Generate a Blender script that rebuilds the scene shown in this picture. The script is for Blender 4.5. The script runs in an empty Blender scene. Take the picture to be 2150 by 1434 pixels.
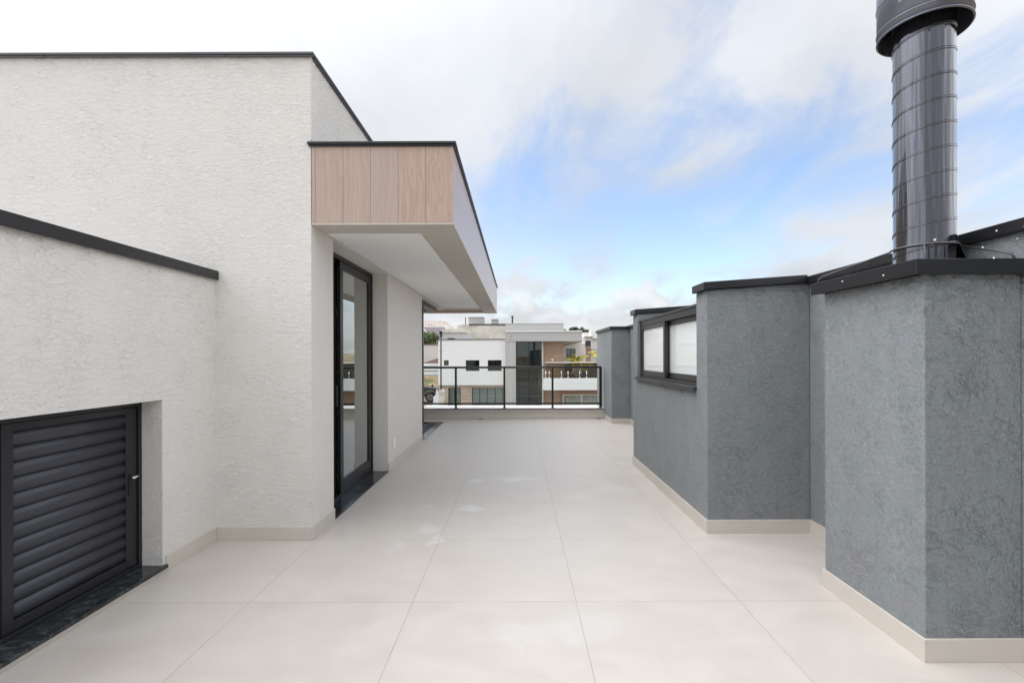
import bpy, bmesh, math, random
from mathutils import Vector, Matrix
random.seed(7)
R = math.radians
S = bpy.context.scene
COL = S.collection

# ------------------------------------------------------------------ camera
CH, F, VX, VY = 1.33, 998.0, 1087.0, 747.0
cam = bpy.data.cameras.new('camera'); co = bpy.data.objects.new('camera', cam); COL.objects.link(co)
cam.sensor_width = 36; cam.lens = F/2150*36
cam.shift_x = -(VX-1075)/2150; cam.shift_y = (VY-717)/2150
cam.clip_start = .05; cam.clip_end = 6000
co.matrix_world = Matrix.Translation((0, 0, CH)) @ Matrix.Rotation(R(90), 4, 'X') @ Matrix.Rotation(R(-.18), 4, 'Z')
S.camera = co

# ------------------------------------------------------------------ light, sky, exposure
S.view_settings.view_transform = 'Standard'; S.view_settings.look = 'None'
S.view_settings.exposure = 1.15; S.view_settings.gamma = 1
SUN_EL, SUN_AZ = R(68), R(262)          # azimuth from +Y towards +X : behind the camera, a little left
sl = bpy.data.lights.new('sun', 'SUN'); so = bpy.data.objects.new('sun', sl); COL.objects.link(so)
sl.energy = .55; sl.angle = R(60); sl.color = (1, .97, .93)
sd = Vector((math.sin(SUN_AZ)*math.cos(SUN_EL), math.cos(SUN_AZ)*math.cos(SUN_EL), math.sin(SUN_EL)))
so.rotation_euler = sd.to_track_quat('Z', 'Y').to_euler()

W = bpy.data.worlds.new('World'); S.world = W; W.use_nodes = True
nt = W.node_tree; nt.nodes.clear()
class NT:
    def __init__(s, t): s.t = t
    def n(s, typ, **k):
        x = s.t.nodes.new(typ)
        for a, b in k.items(): setattr(x, a, b)
        return x
    def l(s, a, b): s.t.links.new(a, b)
    def val(s, inp, v):
        if hasattr(v, 'is_linked'): s.l(v, inp)
        else: inp.default_value = v
    def math(s, op, a, b=0.0, c=None, clamp=False):
        x = s.n('ShaderNodeMath', operation=op, use_clamp=clamp)
        s.val(x.inputs[0], a); s.val(x.inputs[1], b)
        if c is not None: s.val(x.inputs[2], c)
        return x.outputs[0]
    def ramp(s, v, stops, interp='LINEAR'):
        x = s.n('ShaderNodeValToRGB'); x.color_ramp.interpolation = interp
        e = x.color_ramp.elements
        while len(e) < len(stops): e.new(.5)
        for i, (p, c) in enumerate(stops):
            e[i].position = p; e[i].color = (c, c, c, 1) if isinstance(c, (int, float)) else (*c, 1)
        s.l(v, x.inputs[0]); return x.outputs[0]
    def mix(s, f, a, b, blend='MIX'):
        x = s.n('ShaderNodeMix', data_type='RGBA', blend_type=blend)
        s.val(x.inputs[0], f)
        for i, v in ((6, a), (7, b)):
            if hasattr(v, 'is_linked'): s.l(v, x.inputs[i])
            else: x.inputs[i].default_value = (*v, 1)
        return x.outputs[2]
    def noise(s, vec, scale, detail=4, rough=.5, dist=0.0):
        x = s.n('ShaderNodeTexNoise'); s.l(vec, x.inputs['Vector'])
        x.inputs['Scale'].default_value = scale; x.inputs['Detail'].default_value = detail
        x.inputs['Roughness'].default_value = rough; x.inputs['Distortion'].default_value = dist
        return x.outputs[0]
    def mapping(s, vec, scale=(1,1,1), rot=(0,0,0), loc=(0,0,0)):
        x = s.n('ShaderNodeMapping'); s.l(vec, x.inputs[0])
        x.inputs['Scale'].default_value = scale; x.inputs['Rotation'].default_value = rot; x.inputs['Location'].default_value = loc
        return x.outputs[0]
    def comb(s, a, b, c):
        x = s.n('ShaderNodeCombineXYZ'); s.val(x.inputs[0], a); s.val(x.inputs[1], b); s.val(x.inputs[2], c); return x.outputs[0]

w = NT(nt)
sky = w.n('ShaderNodeTexSky', sky_type='NISHITA'); sky.sun_disc = False
sky.sun_elevation = SUN_EL; sky.sun_rotation = SUN_AZ; sky.air_density = 1.0; sky.dust_density = .6; sky.ozone_density = 1.6
tc = w.n('ShaderNodeTexCoord'); sep = w.n('ShaderNodeSeparateXYZ'); w.l(tc.outputs['Generated'], sep.inputs[0])
dx, dy, dz = sep.outputs
zz = w.math('ADD', w.math('MAXIMUM', dz, 0.0), .22)
plane = w.comb(w.math('DIVIDE', dx, zz), w.math('DIVIDE', dy, zz), 0.0)
pm = w.mapping(plane, scale=(1, .55, 1), rot=(0, 0, R(-38)), loc=(3.1, 1.7, 0))
c1 = w.noise(pm, 1.5, 9, .56, .5)
c2 = w.noise(w.mapping(plane, scale=(1.0, .62, 1), rot=(0, 0, R(-58)), loc=(.4, 5.2, 0)), 2.6, 9, .60, .5)
# opening in the cloud deck, a patch of sky round one direction
hole = Vector((.36, 1, .24)).normalized()
rgt = Vector((1, -.36, 0)).normalized(); upv = rgt.cross(hole).normalized()
def dot(v):
    x = w.n('ShaderNodeVectorMath', operation='DOT_PRODUCT'); w.l(tc.outputs['Generated'], x.inputs[0]); x.inputs[1].default_value = v; return x.outputs['Value']
u_, v_, f_ = dot(rgt), dot(upv), dot(hole)
v2 = w.math('SUBTRACT', v_, w.math('MULTIPLY', u_, .30))
d2 = w.math('ADD', w.math('POWER', w.math('ABSOLUTE', w.math('DIVIDE', u_, .60)), 2.0), w.math('POWER', w.math('ABSOLUTE', w.math('DIVIDE', v2, .22)), 2.0))
hm = w.math('MULTIPLY', w.math('POWER', 2.718, w.math('MULTIPLY', d2, -1.0)), w.math('GREATER_THAN', f_, 0.0))
cov = w.math('ADD', w.math('ADD', w.math('MULTIPLY', c1, 1.1), w.math('MULTIPLY', c2, 1.15)), w.math('MULTIPLY', hm, -.62))
low = w.ramp(dz, [(.05, .42), (.12, .22), (.30, 0.0)])
cov = w.math('SUBTRACT', w.math('ADD', cov, low), .41)
cov = w.ramp(cov, [(.16, .04), (.36, .36), (.56, .86), (.80, .98)], 'LINEAR')
# cumulus banks low over the houses
az = w.math('ARCTAN2', dx, dy)
cu = w.noise(w.comb(w.math('MULTIPLY', az, 1.0), w.math('MULTIPLY', dz, 1.5), 0.0), 8.5, 8, .52, .15)
cl = w.math('SUBTRACT', cu, w.math('MULTIPLY', w.math('SUBTRACT', dz, .10), 2.6))
cmask = w.ramp(cl, [(.42, 0.0), (.52, 1.0)], 'EASE')
cov = w.math('MAXIMUM', cov, w.math('MULTIPLY', cmask, .93))
# cloud brightness: greyer low down and in thick parts, bright overhead and round the sun
sunny = w.n('ShaderNodeVectorMath', operation='DOT_PRODUCT'); w.l(tc.outputs['Generated'], sunny.inputs[0]); sunny.inputs[1].default_value = sd
glow = w.math('POWER', w.math('MAXIMUM', sunny.outputs['Value'], 0.0), 2.0)
shade = w.ramp(w.noise(w.mapping(plane, scale=(1,.7,1), loc=(7,2,0)), 1.7, 5, .5, .3), [(.33, .80), (.60, 1.0)])
fill_lobe = w.n('ShaderNodeVectorMath', operation='DOT_PRODUCT'); w.l(tc.outputs['Generated'], fill_lobe.inputs[0]); fill_lobe.inputs[1].default_value = Vector((.88, -.30, .42)).normalized()
fill_lobe2 = w.n('ShaderNodeVectorMath', operation='DOT_PRODUCT'); w.l(tc.outputs['Generated'], fill_lobe2.inputs[0]); fill_lobe2.inputs[1].default_value = Vector((-.92, .02, .42)).normalized()
bank = w.math('ADD', w.math('MULTIPLY', w.math('POWER', w.math('MAXIMUM', fill_lobe.outputs['Value'], 0.0), 4.0), 5.5), w.math('MULTIPLY', w.math('POWER', w.math('MAXIMUM', fill_lobe2.outputs['Value'], 0.0), 5.0), 9.5))  # glow lobes added to the sky on either side to brighten side-facing walls
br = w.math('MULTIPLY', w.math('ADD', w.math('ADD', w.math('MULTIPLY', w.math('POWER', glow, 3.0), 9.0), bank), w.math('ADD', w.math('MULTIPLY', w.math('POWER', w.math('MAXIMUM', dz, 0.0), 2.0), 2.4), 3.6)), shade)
br = w.math('ADD', br, w.math('MULTIPLY', w.math('MULTIPLY', cmask, w.ramp(cu, [(.45, 0.0), (.65, 1.0)])), .9))
cc = w.n('ShaderNodeVectorMath', operation='SCALE'); cc.inputs[0].default_value = (.965, .985, 1.02); w.l(br, cc.inputs['Scale'])
ss = w.n('ShaderNodeVectorMath', operation='SCALE'); w.l(sky.outputs[0], ss.inputs[0]); ss.inputs['Scale'].default_value = 1.12
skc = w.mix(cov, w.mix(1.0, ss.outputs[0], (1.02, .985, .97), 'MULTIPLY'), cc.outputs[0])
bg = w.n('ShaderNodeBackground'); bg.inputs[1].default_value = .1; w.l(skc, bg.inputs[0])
ow = w.n('ShaderNodeOutputWorld'); w.l(bg.outputs[0], ow.inputs[0])

# ------------------------------------------------------------------ materials
def newmat(name):
    m = bpy.data.materials.new(name); m.use_nodes = True
    t = NT(m.node_tree); b = m.node_tree.nodes['Principled BSDF']; t.b = b
    t.tc = t.n('ShaderNodeTexCoord'); t.o = t.tc.outputs['Object']
    return m, t
def bump(t, h, strength, dist=.01, normal=None):
    x = t.n('ShaderNodeBump'); x.inputs['Strength'].default_value = strength; x.inputs['Distance'].default_value = dist
    t.l(h, x.inputs['Height'])
    if normal: t.l(normal, x.inputs['Normal'])
    return x.outputs[0]
def simple(name, col, rough=.5, metal=0.0, var=.06, nscale=6.0, bmp=0.0, bscale=60, coat=0.0):
    m, t = newmat(name)
    n = t.noise(t.o, nscale, 5, .6)
    a = tuple(max(0, c*(1-var)) for c in col); b = tuple(c*(1+var) for c in col)
    t.l(t.mix(n, a, b), t.b.inputs['Base Color'])
    t.b.inputs['Roughness'].default_value = rough; t.b.inputs['Metallic'].default_value = metal
    t.b.inputs['Coat Weight'].default_value = coat
    if bmp: t.l(bump(t, t.noise(t.o, bscale, 4, .6), bmp, .004), t.b.inputs['Normal'])
    return m
def stucco(name, col, var=.05, strength=1.0, depth=.006, tint=None, scale=1.0, rough=.8):
    """trowelled plaster: overlapping dabs, each tilted out to a crisp torn lower edge"""
    m, t = newmat(name)
    def warp(vec, sc, amt):
        wn = t.n('ShaderNodeTexNoise'); t.l(vec, wn.inputs['Vector']); wn.inputs['Scale'].default_value = sc; wn.inputs['Detail'].default_value = 4; wn.inputs['Roughness'].default_value = .6
        wa = t.n('ShaderNodeVectorMath', operation='MULTIPLY_ADD'); t.l(wn.outputs['Color'], wa.inputs[0]); wa.inputs[1].default_value = (amt,)*3; t.l(vec, wa.inputs[2])
        return wa.outputs[0]
    wv = warp(warp(t.o, 7*scale, .10/scale), 45*scale, .026/scale)
    hs = []
    for sc, zs, rot, loc in ((15, 1.9, (R(6), R(8), 0), (0, 0, 0)), (30, 2.0, (R(-8), R(-12), 0), (3.3, 1.2, 2.1)), (52, 1.7, (0, R(15), 0), (7.7, 4.1, .3))):
        mp = t.mapping(wv, scale=(sc*scale, sc*scale, sc*zs*scale), rot=rot, loc=loc)
        vo = t.n('ShaderNodeTexVoronoi'); t.l(mp, vo.inputs['Vector']); vo.inputs['Scale'].default_value = 1.0
        sb = t.n('ShaderNodeVectorMath', operation='SUBTRACT'); t.l(vo.outputs['Position'], sb.inputs[0]); t.l(mp, sb.inputs[1])
        sz = t.n('ShaderNodeSeparateXYZ'); t.l(sb.outputs[0], sz.inputs[0])
        cr = t.n('ShaderNodeSeparateXYZ'); t.l(vo.outputs['Color'], cr.inputs[0])
        hs.append((t.math('MULTIPLY', sz.outputs[2], t.math('ADD', t.math('POWER', cr.outputs[0], 1.8), .08)), cr))
    patch = t.ramp(t.noise(t.o, 4*scale, 4, .6), [(.36, .30), (.64, 1.1)])
    h = t.math('ADD', t.math('ADD', t.math('MULTIPLY', hs[0][0], 1.7), t.math('MULTIPLY', hs[1][0], 1.0)), t.math('MULTIPLY', hs[2][0], .55))
    h = t.math('ADD', t.math('MULTIPLY', h, patch), t.math('ADD', t.math('MULTIPLY', t.noise(t.o, 30*scale, 5, .6), .9), t.math('MULTIPLY', t.noise(t.o, 140*scale, 3, .6), .25)))
    t.l(bump(t, h, strength, depth), t.b.inputs['Normal'])
    big = t.ramp(t.math('ADD', t.math('MULTIPLY', t.noise(t.o, 1.3, 6, .65), .6), t.math('MULTIPLY', t.noise(t.mapping(t.o, scale=(5, 5, .35)), 1.6, 5, .6), .4)), [(.36, 0.0), (.64, 1.0)])
    c = t.mix(big, tuple(c*(1-var) for c in col), tuple(c*(1+var) for c in col))
    c = t.mix(t.math('MULTIPLY', hs[0][1].outputs[1], .10), c, tuple(x*.78 for x in col))
    c = t.mix(t.math('MULTIPLY', hs[1][1].outputs[1], .08), c, tuple(min(.9, x*1.3) for x in col))
    if tint:
        tn = t.ramp(t.noise(t.o, 11, 4, .6, .8), [(.42, 0.0), (.6, 1.0)])
        c = t.mix(t.math('MULTIPLY', tn, .6), c, tint)
    t.l(c, t.b.inputs['Base Color']); t.b.inputs['Roughness'].default_value = rough
    t.b.inputs['Specular IOR Level'].default_value = .4
    return m
M = {}
M['stucco_light'] = stucco('stucco_light', (.715, .688, .652), var=.018, strength=.9, depth=.0038, scale=1.3)
M['stucco_smooth'] = stucco('stucco_smooth', (.70, .665, .63), var=.018, strength=.6, depth=.0022, scale=1.3)
M['stucco_dark'] = stucco('stucco_dark', (.242, .270, .275), var=.08, strength=1.0, depth=.0090, tint=(.276, .264, .284), rough=.6, scale=1.25)
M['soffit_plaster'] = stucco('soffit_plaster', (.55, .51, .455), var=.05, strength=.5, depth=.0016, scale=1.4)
M['graphite'] = simple('graphite', (.014, .014, .016), .36, .0, .15, 4, .05, 30)
M['coping'] = simple('coping', (.014, .014, .017), .33, 0, .2, 3, .12, 9)
M['coping_mid'] = simple('coping_mid', (.12, .12, .125), .45, .3, .2, 3, .1, 9)
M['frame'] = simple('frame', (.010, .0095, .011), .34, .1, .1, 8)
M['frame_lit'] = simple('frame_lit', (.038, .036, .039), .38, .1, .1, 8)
M['louver'] = simple('louver', (.018, .019, .023), .36, .1, .12, 6)
M['blade'] = simple('blade', (.042, .045, .056), .42, .1, .1, 6)
M['white'] = simple('white', (.90, .895, .885), .6, 0, .02, 2)
M['plastic'] = simple('plastic', (.82, .82, .81), .35, 0, .01)
M['sealant'] = simple('sealant', (.85, .85, .84), .5)
M['chrome'] = simple('chrome', (.7, .7, .72), .2, 1.0)
M['grout'] = simple('grout', (.55, .50, .43), .9)
# floor tiles
def tile_mat():
    m, t = newmat('porcelain_tile')
    s = t.n('ShaderNodeSeparateXYZ'); t.l(t.o, s.inputs[0])
    def cell(v, off, size):
        q = t.math('DIVIDE', t.math('SUBTRACT', v, off), size)
        fr = t.math('FRACT', q); idx = t.math('FLOOR', q)
        d = t.math('MULTIPLY', t.math('MINIMUM', fr, t.math('SUBTRACT', 1.0, fr)), size)
        return d, idx
    d1, i1 = cell(s.outputs[0], -.573, .885); d2, i2 = cell(s.outputs[1], 2.575, .875)
    joint = t.math('LESS_THAN', t.math('MINIMUM', d1, d2), .0013)
    wn = t.n('ShaderNodeTexWhiteNoise', noise_dimensions='3D'); t.l(t.comb(i1, i2, 0.0), wn.inputs['Vector'])
    off = t.n('ShaderNodeVectorMath', operation='MULTIPLY_ADD'); t.l(wn.outputs['Color'], off.inputs[0]); off.inputs[1].default_value = (9, 9, 9); t.l(t.o, off.inputs[2])
    cl = t.noise(t.mapping(off.outputs[0], scale=(1, 1.7, 1)), 2.6, 7, .62, .6)
    c = t.mix(t.ramp(cl, [(.3, 0.0), (.7, 1.0)]), (.500, .460, .418), (.562, .525, .486))
    c = t.mix(t.math('MULTIPLY', wn.outputs['Value'], .22), c, (.55, .505, .46))
    grit = t.noise(t.o, 90, 4, .7); c = t.mix(t.ramp(grit, [(.62, 0.0), (.8, .25)]), c, (.46, .42, .38))
    # dried cement haze wiped on by hand: a few blotches with a shape of their own
    for (bx_, by_, rx, ry, st) in ((-.02, 5.15, .34, .16, .7), (-.46, 5.05, .09, .12, .6), (-.43, 4.15, .14, .11, .9), (-.70, 3.66, .10, .13, .55), (-.60, 3.43, .07, .15, .6), (.05, 2.28, .42, .12, .25), (-.83, 4.2, .08, .05, .4), (-.86, 3.35, .06, .12, .35), (.35, 2.35, .25, .22, .2)):
        wx = t.math('ADD', t.math('SUBTRACT', s.outputs[0], bx_), t.math('MULTIPLY', t.math('SUBTRACT', t.noise(t.o, 5, 3, .6), .5), .30))
        wy = t.math('ADD', t.math('SUBTRACT', s.outputs[1], by_), t.math('MULTIPLY', t.math('SUBTRACT', t.noise(t.mapping(t.o, loc=(4, 4, 4)), 5, 3, .6), .5), .30))
        dd = t.math('ADD', t.math('POWER', t.math('ABSOLUTE', t.math('DIVIDE', wx, rx)), 2.0), t.math('POWER', t.math('ABSOLUTE', t.math('DIVIDE', wy, ry)), 2.0))
        c = t.mix(t.math('MULTIPLY', t.ramp(dd, [(.0, 1.0), (1.3 if False else 1.0, 0.0)], 'EASE'), st*.62), c, (.70, .70, .70))
    dots = t.n('ShaderNodeTexVoronoi'); t.l(t.o, dots.inputs['Vector']); dots.inputs['Scale'].default_value = 1.9
    c = t.mix(t.math('MULTIPLY', t.math('LESS_THAN', dots.outputs['Distance'], .010), .6), c, (.2, .18, .16))
    jf = t.noise(t.o, 3, 2, .5)
    c = t.mix(t.math('MULTIPLY', joint, t.ramp(jf, [(.3, .6), (.6, 1.0)])), c, (.25, .21, .175))
    t.l(c, t.b.inputs['Base Color'])
    t.l(t.ramp(cl, [(.3, .36), (.7, .50)]), t.b.inputs['Roughness'])
    t.b.inputs['Specular IOR Level'].default_value = .4
    t.l(bump(t, t.math('SUBTRACT', t.noise(t.o, 4, 3, .5), t.math('MULTIPLY', joint, .4)), .12, .004), t.b.inputs['Normal'])
    return m
M['tile'] = tile_mat()
M['skirt_tile'] = simple('skirt_tile', (.60, .555, .50), .42, 0, .09, 3.5)
M['curb_tile'] = simple('curb_tile', (.52, .475, .43), .5, 0, .12, 2.5)
def granite():
    m, t = newmat('black_granite')
    n = t.noise(t.mapping(t.o, scale=(1, 2, 1), rot=(0, 0, R(35))), 9, 8, .7, 1.4)
    c = t.mix(t.ramp(n, [(.48, 0.0), (.72, 1.0)]), (.018, .021, .022), (.10, .11, .115))
    t.l(c, t.b.inputs['Base Color']); t.b.inputs['Roughness'].default_value = .16
    return m
M['granite'] = granite()
def boards():
    m, t = newmat('oak_cladding')
    s = t.n('ShaderNodeSeparateXYZ'); t.l(t.o, s.inputs[0])
    ac = t.math('SUBTRACT', s.outputs[0], s.outputs[1])
    q = t.math('DIVIDE', t.math('ADD', ac, .9136+1.0-.0), .2)
    idx = t.math('FLOOR', q); fr = t.math('SUBTRACT', t.math('FRACT', q), .5)
    wn = t.n('ShaderNodeTexWhiteNoise', noise_dimensions='1D'); t.l(idx, wn.inputs['W'])
    zoff = t.math('MULTIPLY', wn.outputs['Value'], 13.0)
    vec = t.comb(t.math('MULTIPLY', fr, .2), t.math('MULTIPLY', idx, 3.7), t.math('ADD', s.outputs[2], zoff))
    # cathedral grain: distance from a wandering heart line, rings stretched along the board
    wob = t.math('MULTIPLY', t.math('SUBTRACT', t.noise(t.mapping(vec, scale=(.4, 1, 1.6)), 2.2, 3, .5), .5), .9)
    r = t.math('ADD', t.math('ABSOLUTE', t.math('ADD', fr, t.math('MULTIPLY', wob, .5))), t.math('MULTIPLY', t.noise(t.mapping(vec, scale=(3.5, 1, .9)), 2.6, 5, .55, .6), 1.4))
    ring = t.math('ADD', t.math('MULTIPLY', t.math('SINE', t.math('MULTIPLY', r, 22.0)), .5), .5)
    fib = t.ramp(t.noise(t.mapping(vec, scale=(75, 1, 1.1)), 3.0, 5, .65, .2), [(.3, 0.0), (.7, 1.0)])
    c = t.mix(t.math('ADD', t.math('MULTIPLY', ring, .24), t.math('MULTIPLY', fib, .76)), (.36, .240, .186), (.575, .425, .340))
    c = t.mix(t.math('MULTIPLY', wn.outputs['Value'], .6), c, (.43, .36, .33))
    t.l(c, t.b.inputs['Base Color']); t.b.inputs['Roughness'].default_value = .30
    t.b.inputs['Specular IOR Level'].default_value = .6
    t.l(bump(t, fib, .08, .002), t.b.inputs['Normal'])
    return m
M['oak'] = boards()
def planks(name, c0, c1, size=.22):
    m, t = newmat(name)
    s = t.n('ShaderNodeSeparateXYZ'); t.l(t.o, s.inputs[0])
    q = t.math('DIVIDE', s.outputs[2], size); idx = t.math('FLOOR', q); fr = t.math('FRACT', q)
    q2 = t.math('ADD', t.math('DIVIDE', s.outputs[0], 1.3), t.math('MULTIPLY', idx, .37)); i2 = t.math('FLOOR', q2)
    wn = t.n('ShaderNodeTexWhiteNoise', noise_dimensions='3D'); t.l(t.comb(idx, i2, 0.0), wn.inputs['Vector'])
    g = t.noise(t.mapping(t.o, scale=(1, 1, 14)), 2.5, 5, .6)
    c = t.mix(t.math('ADD', t.math('MULTIPLY', wn.outputs['Value'], .5), t.math('MULTIPLY', g, .5)), c0, c1)
    c = t.mix(t.math('LESS_THAN', fr, .06), c, tuple(x*.6 for x in c0))
    t.l(c, t.b.inputs['Base Color']); t.b.inputs['Roughness'].default_value = .6
    return m
M['plank_pale'] = planks('plank_pale', (.40, .30, .235), (.55, .44, .36))
M['plank_tan'] = planks('plank_tan', (.36, .235, .16), (.48, .34, .25))
M['wood_soffit'] = planks('wood_soffit', (.22, .12, .085), (.32, .19, .14), .2)
def glass(name, tint, rough=0.0, refl=1.0, ior=1.5):
    m, t = newmat(name); t.t.nodes.remove(t.b)
    tr = t.n('ShaderNodeBsdfTransparent'); tr.inputs[0].default_value = (*tint, 1)
    gl = t.n('ShaderNodeBsdfGlossy'); gl.inputs['Roughness'].default_value = rough; gl.inputs[0].default_value = (.93, .97, .96, 1)
    fr = t.n('ShaderNodeFresnel'); fr.inputs[0].default_value = ior
    mx = t.n('ShaderNodeMixShader'); t.l(t.math('MULTIPLY', fr.outputs[0], refl, clamp=True), mx.inputs[0])
    t.l(tr.outputs[0], mx.inputs[1]); t.l(gl.outputs[0], mx.inputs[2])
    t.l(mx.outputs[0], t.t.nodes['Material Output'].inputs[0]); return m
M['glass'] = glass('glass', (.86, .95, .90), 0.0, 3.2)
M['glass_clear'] = glass('glass_clear', (.97, .985, .98), 0.0, .45)
M['glass_pale'] = glass('glass_pale', (.93, .97, .96), 0.0, 3.0)
M['rail'] = simple('rail', (.012, .012, .013), .22, 0, .1, 8, coat=1.0)
M['glass_tall'] = glass('glass_tall', (.50, .56, .56), 0.0, 1.7)
M['glass_bronze'] = glass('glass_bronze', (.66, .62, .58), 0.0, .9)
M['glass_dark'] = glass('glass_dark', (.62, .70, .69), 0.0, 2.6)
def frosted():
    m, t = newmat('mirror_white_glass')
    t.b.inputs['Base Color'].default_value = (.90, .94, .925, 1); t.b.inputs['Roughness'].default_value = .5
    t.b.inputs['Coat Weight'].default_value = 1.0; t.b.inputs['Coat Roughness'].default_value = .01
    return m
M['frosted'] = frosted()
def ductmat(name='painted_duct', bs=1.0, col=(.075, .075, .092)):
    m, t = newmat(name)
    t.b.inputs['Base Color'].default_value = (*col, 1); t.b.inputs['Metallic'].default_value = .8
    t.b.inputs['Roughness'].default_value = .09; t.b.inputs['Coat Weight'].default_value = 1; t.b.inputs['Coat Roughness'].default_value = .03
    n = t.noise(t.mapping(t.o, scale=(1, 1, .05)), 17, 2, .5)
    t.l(bump(t, n, bs, .035), t.b.inputs['Normal'])
    return m
M['duct'] = ductmat()
M['cowl'] = ductmat('painted_cowl', .10, (.20, .21, .26)); _b = M['cowl'].node_tree.nodes['Principled BSDF']; _b.inputs['Roughness'].default_value = .32; _b.inputs['Metallic'].default_value = .4; _b.inputs['Coat Roughness'].default_value = .12; _b.inputs['Coat Weight'].default_value = .5
M['house_white'] = simple('house_white', (.80, .80, .79), .75, 0, .025, .8)
M['house_grey'] = simple('house_grey', (.47, .46, .45), .75, 0, .03, 1.0, .1, 20)
M['house_grey2'] = simple('house_grey2', (.37, .365, .36), .8, 0, .03, 1.0)
M['house_beige'] = simple('house_beige', (.70, .66, .62), .8, 0, .03, 1.0)
M['pink'] = simple('pink', (.62, .50, .47), .8, 0, .05, 1.0)
M['curtain'] = simple('curtain', (.62, .64, .65), .8, 0, .12, 5)
M['interior'] = simple('interior', (.84, .86, .84), .8)
M['room_dark'] = simple('room_dark', (.09, .095, .095), .8, 0, .4, 1.5)
M['brown_in'] = simple('brown_in', (.16, .11, .095), .7)
def weathered():
    m, t = newmat('raw_render')
    n = t.noise(t.mapping(t.o, scale=(1, 1, 1.4)), .7, 8, .68, .8)
    c = t.mix(t.ramp(n, [(.35, 0.0), (.5, .6), (.62, 1.0)]), (.42, .38, .32), (.68, .65, .58))
    t.l(c, t.b.inputs['Base Color']); t.b.inputs['Roughness'].default_value = .9; return m
M['raw'] = weathered()
def ground():
    m, t = newmat('earth_and_grass')
    n = t.noise(t.o, .9, 8, .65, .4); n2 = t.noise(t.mapping(t.o, loc=(5, 5, 5)), .35, 6, .6)
    c = t.mix(t.ramp(n, [(.35, 0.0), (.65, 1.0)]), (.25, .17, .105), (.44, .34, .23))
    c = t.mix(t.ramp(n2, [(.5, 0.0), (.58, 1.0)]), c, (.10, .13, .045))
    t.l(c, t.b.inputs['Base Color']); t.b.inputs['Roughness'].default_value = .95
    t.l(bump(t, t.noise(t.o, 6, 6, .7), .8, .15), t.b.inputs['Normal']); return m
M['ground'] = ground()
M['asphalt'] = simple('asphalt', (.055, .055, .057), .85, 0, .25, 1.2, .4, 40)
def corrugated(name, col, axis, freq):
    m, t = newmat(name)
    s = t.n('ShaderNodeSeparateXYZ'); t.l(t.o, s.inputs[0])
    wv = t.math('SINE', t.math('MULTIPLY', s.outputs[axis], freq))
    c = t.mix(t.math('MULTIPLY', t.noise(t.mapping(t.o, scale=(1, 1, .3)), 1.5, 5, .6), .5), col, tuple(x*.75 for x in col))
    t.l(c, t.b.inputs['Base Color']); t.b.inputs['Roughness'].default_value = .45
    t.l(bump(t, wv, .7, .05), t.b.inputs['Normal']); return m
M['sheet'] = corrugated('sheet', (.72, .75, .77), 2, 16)
M['panelwall'] = corrugated('panelwall', (.68, .66, .65), 0, 2.4)
M['rooftile'] = corrugated('rooftile', (.13, .095, .105), 2, 15)
M['brick'] = simple('brick', (.28, .19, .165), .9, 0, .4, 3)
M['car'] = simple('car', (.020, .021, .024), .25, .2, .1, 3, coat=.6)
M['tyre'] = simple('tyre', (.022, .022, .022), .85)
M['rim'] = simple('rim', (.16, .16, .165), .4, .6)
def leafmat(name, a, b):
    m, t = newmat(name)
    oi = t.n('ShaderNodeNewGeometry')
    c = t.mix(oi.outputs['Random Per Island'], a, b)
    t.l(c, t.b.inputs['Base Color']); t.b.inputs['Roughness'].default_value = .5
    return m
M['leaf'] = leafmat('leaf', (.040, .085, .018), (.15, .22, .05))
M['leaf_dark'] = leafmat('leaf_dark', (.018, .040, .016), (.045, .085, .03))
M['palm'] = leafmat('palm', (.50, .46, .03), (.80, .70, .10))
M['bark'] = simple('bark', (.12, .09, .065), .9, 0, .3, 5)
M['concrete_pot'] = simple('concrete_pot', (.45, .44, .42), .8)
M['dark_fabric'] = simple('dark_fabric', (.02, .02, .024), .8)

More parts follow.
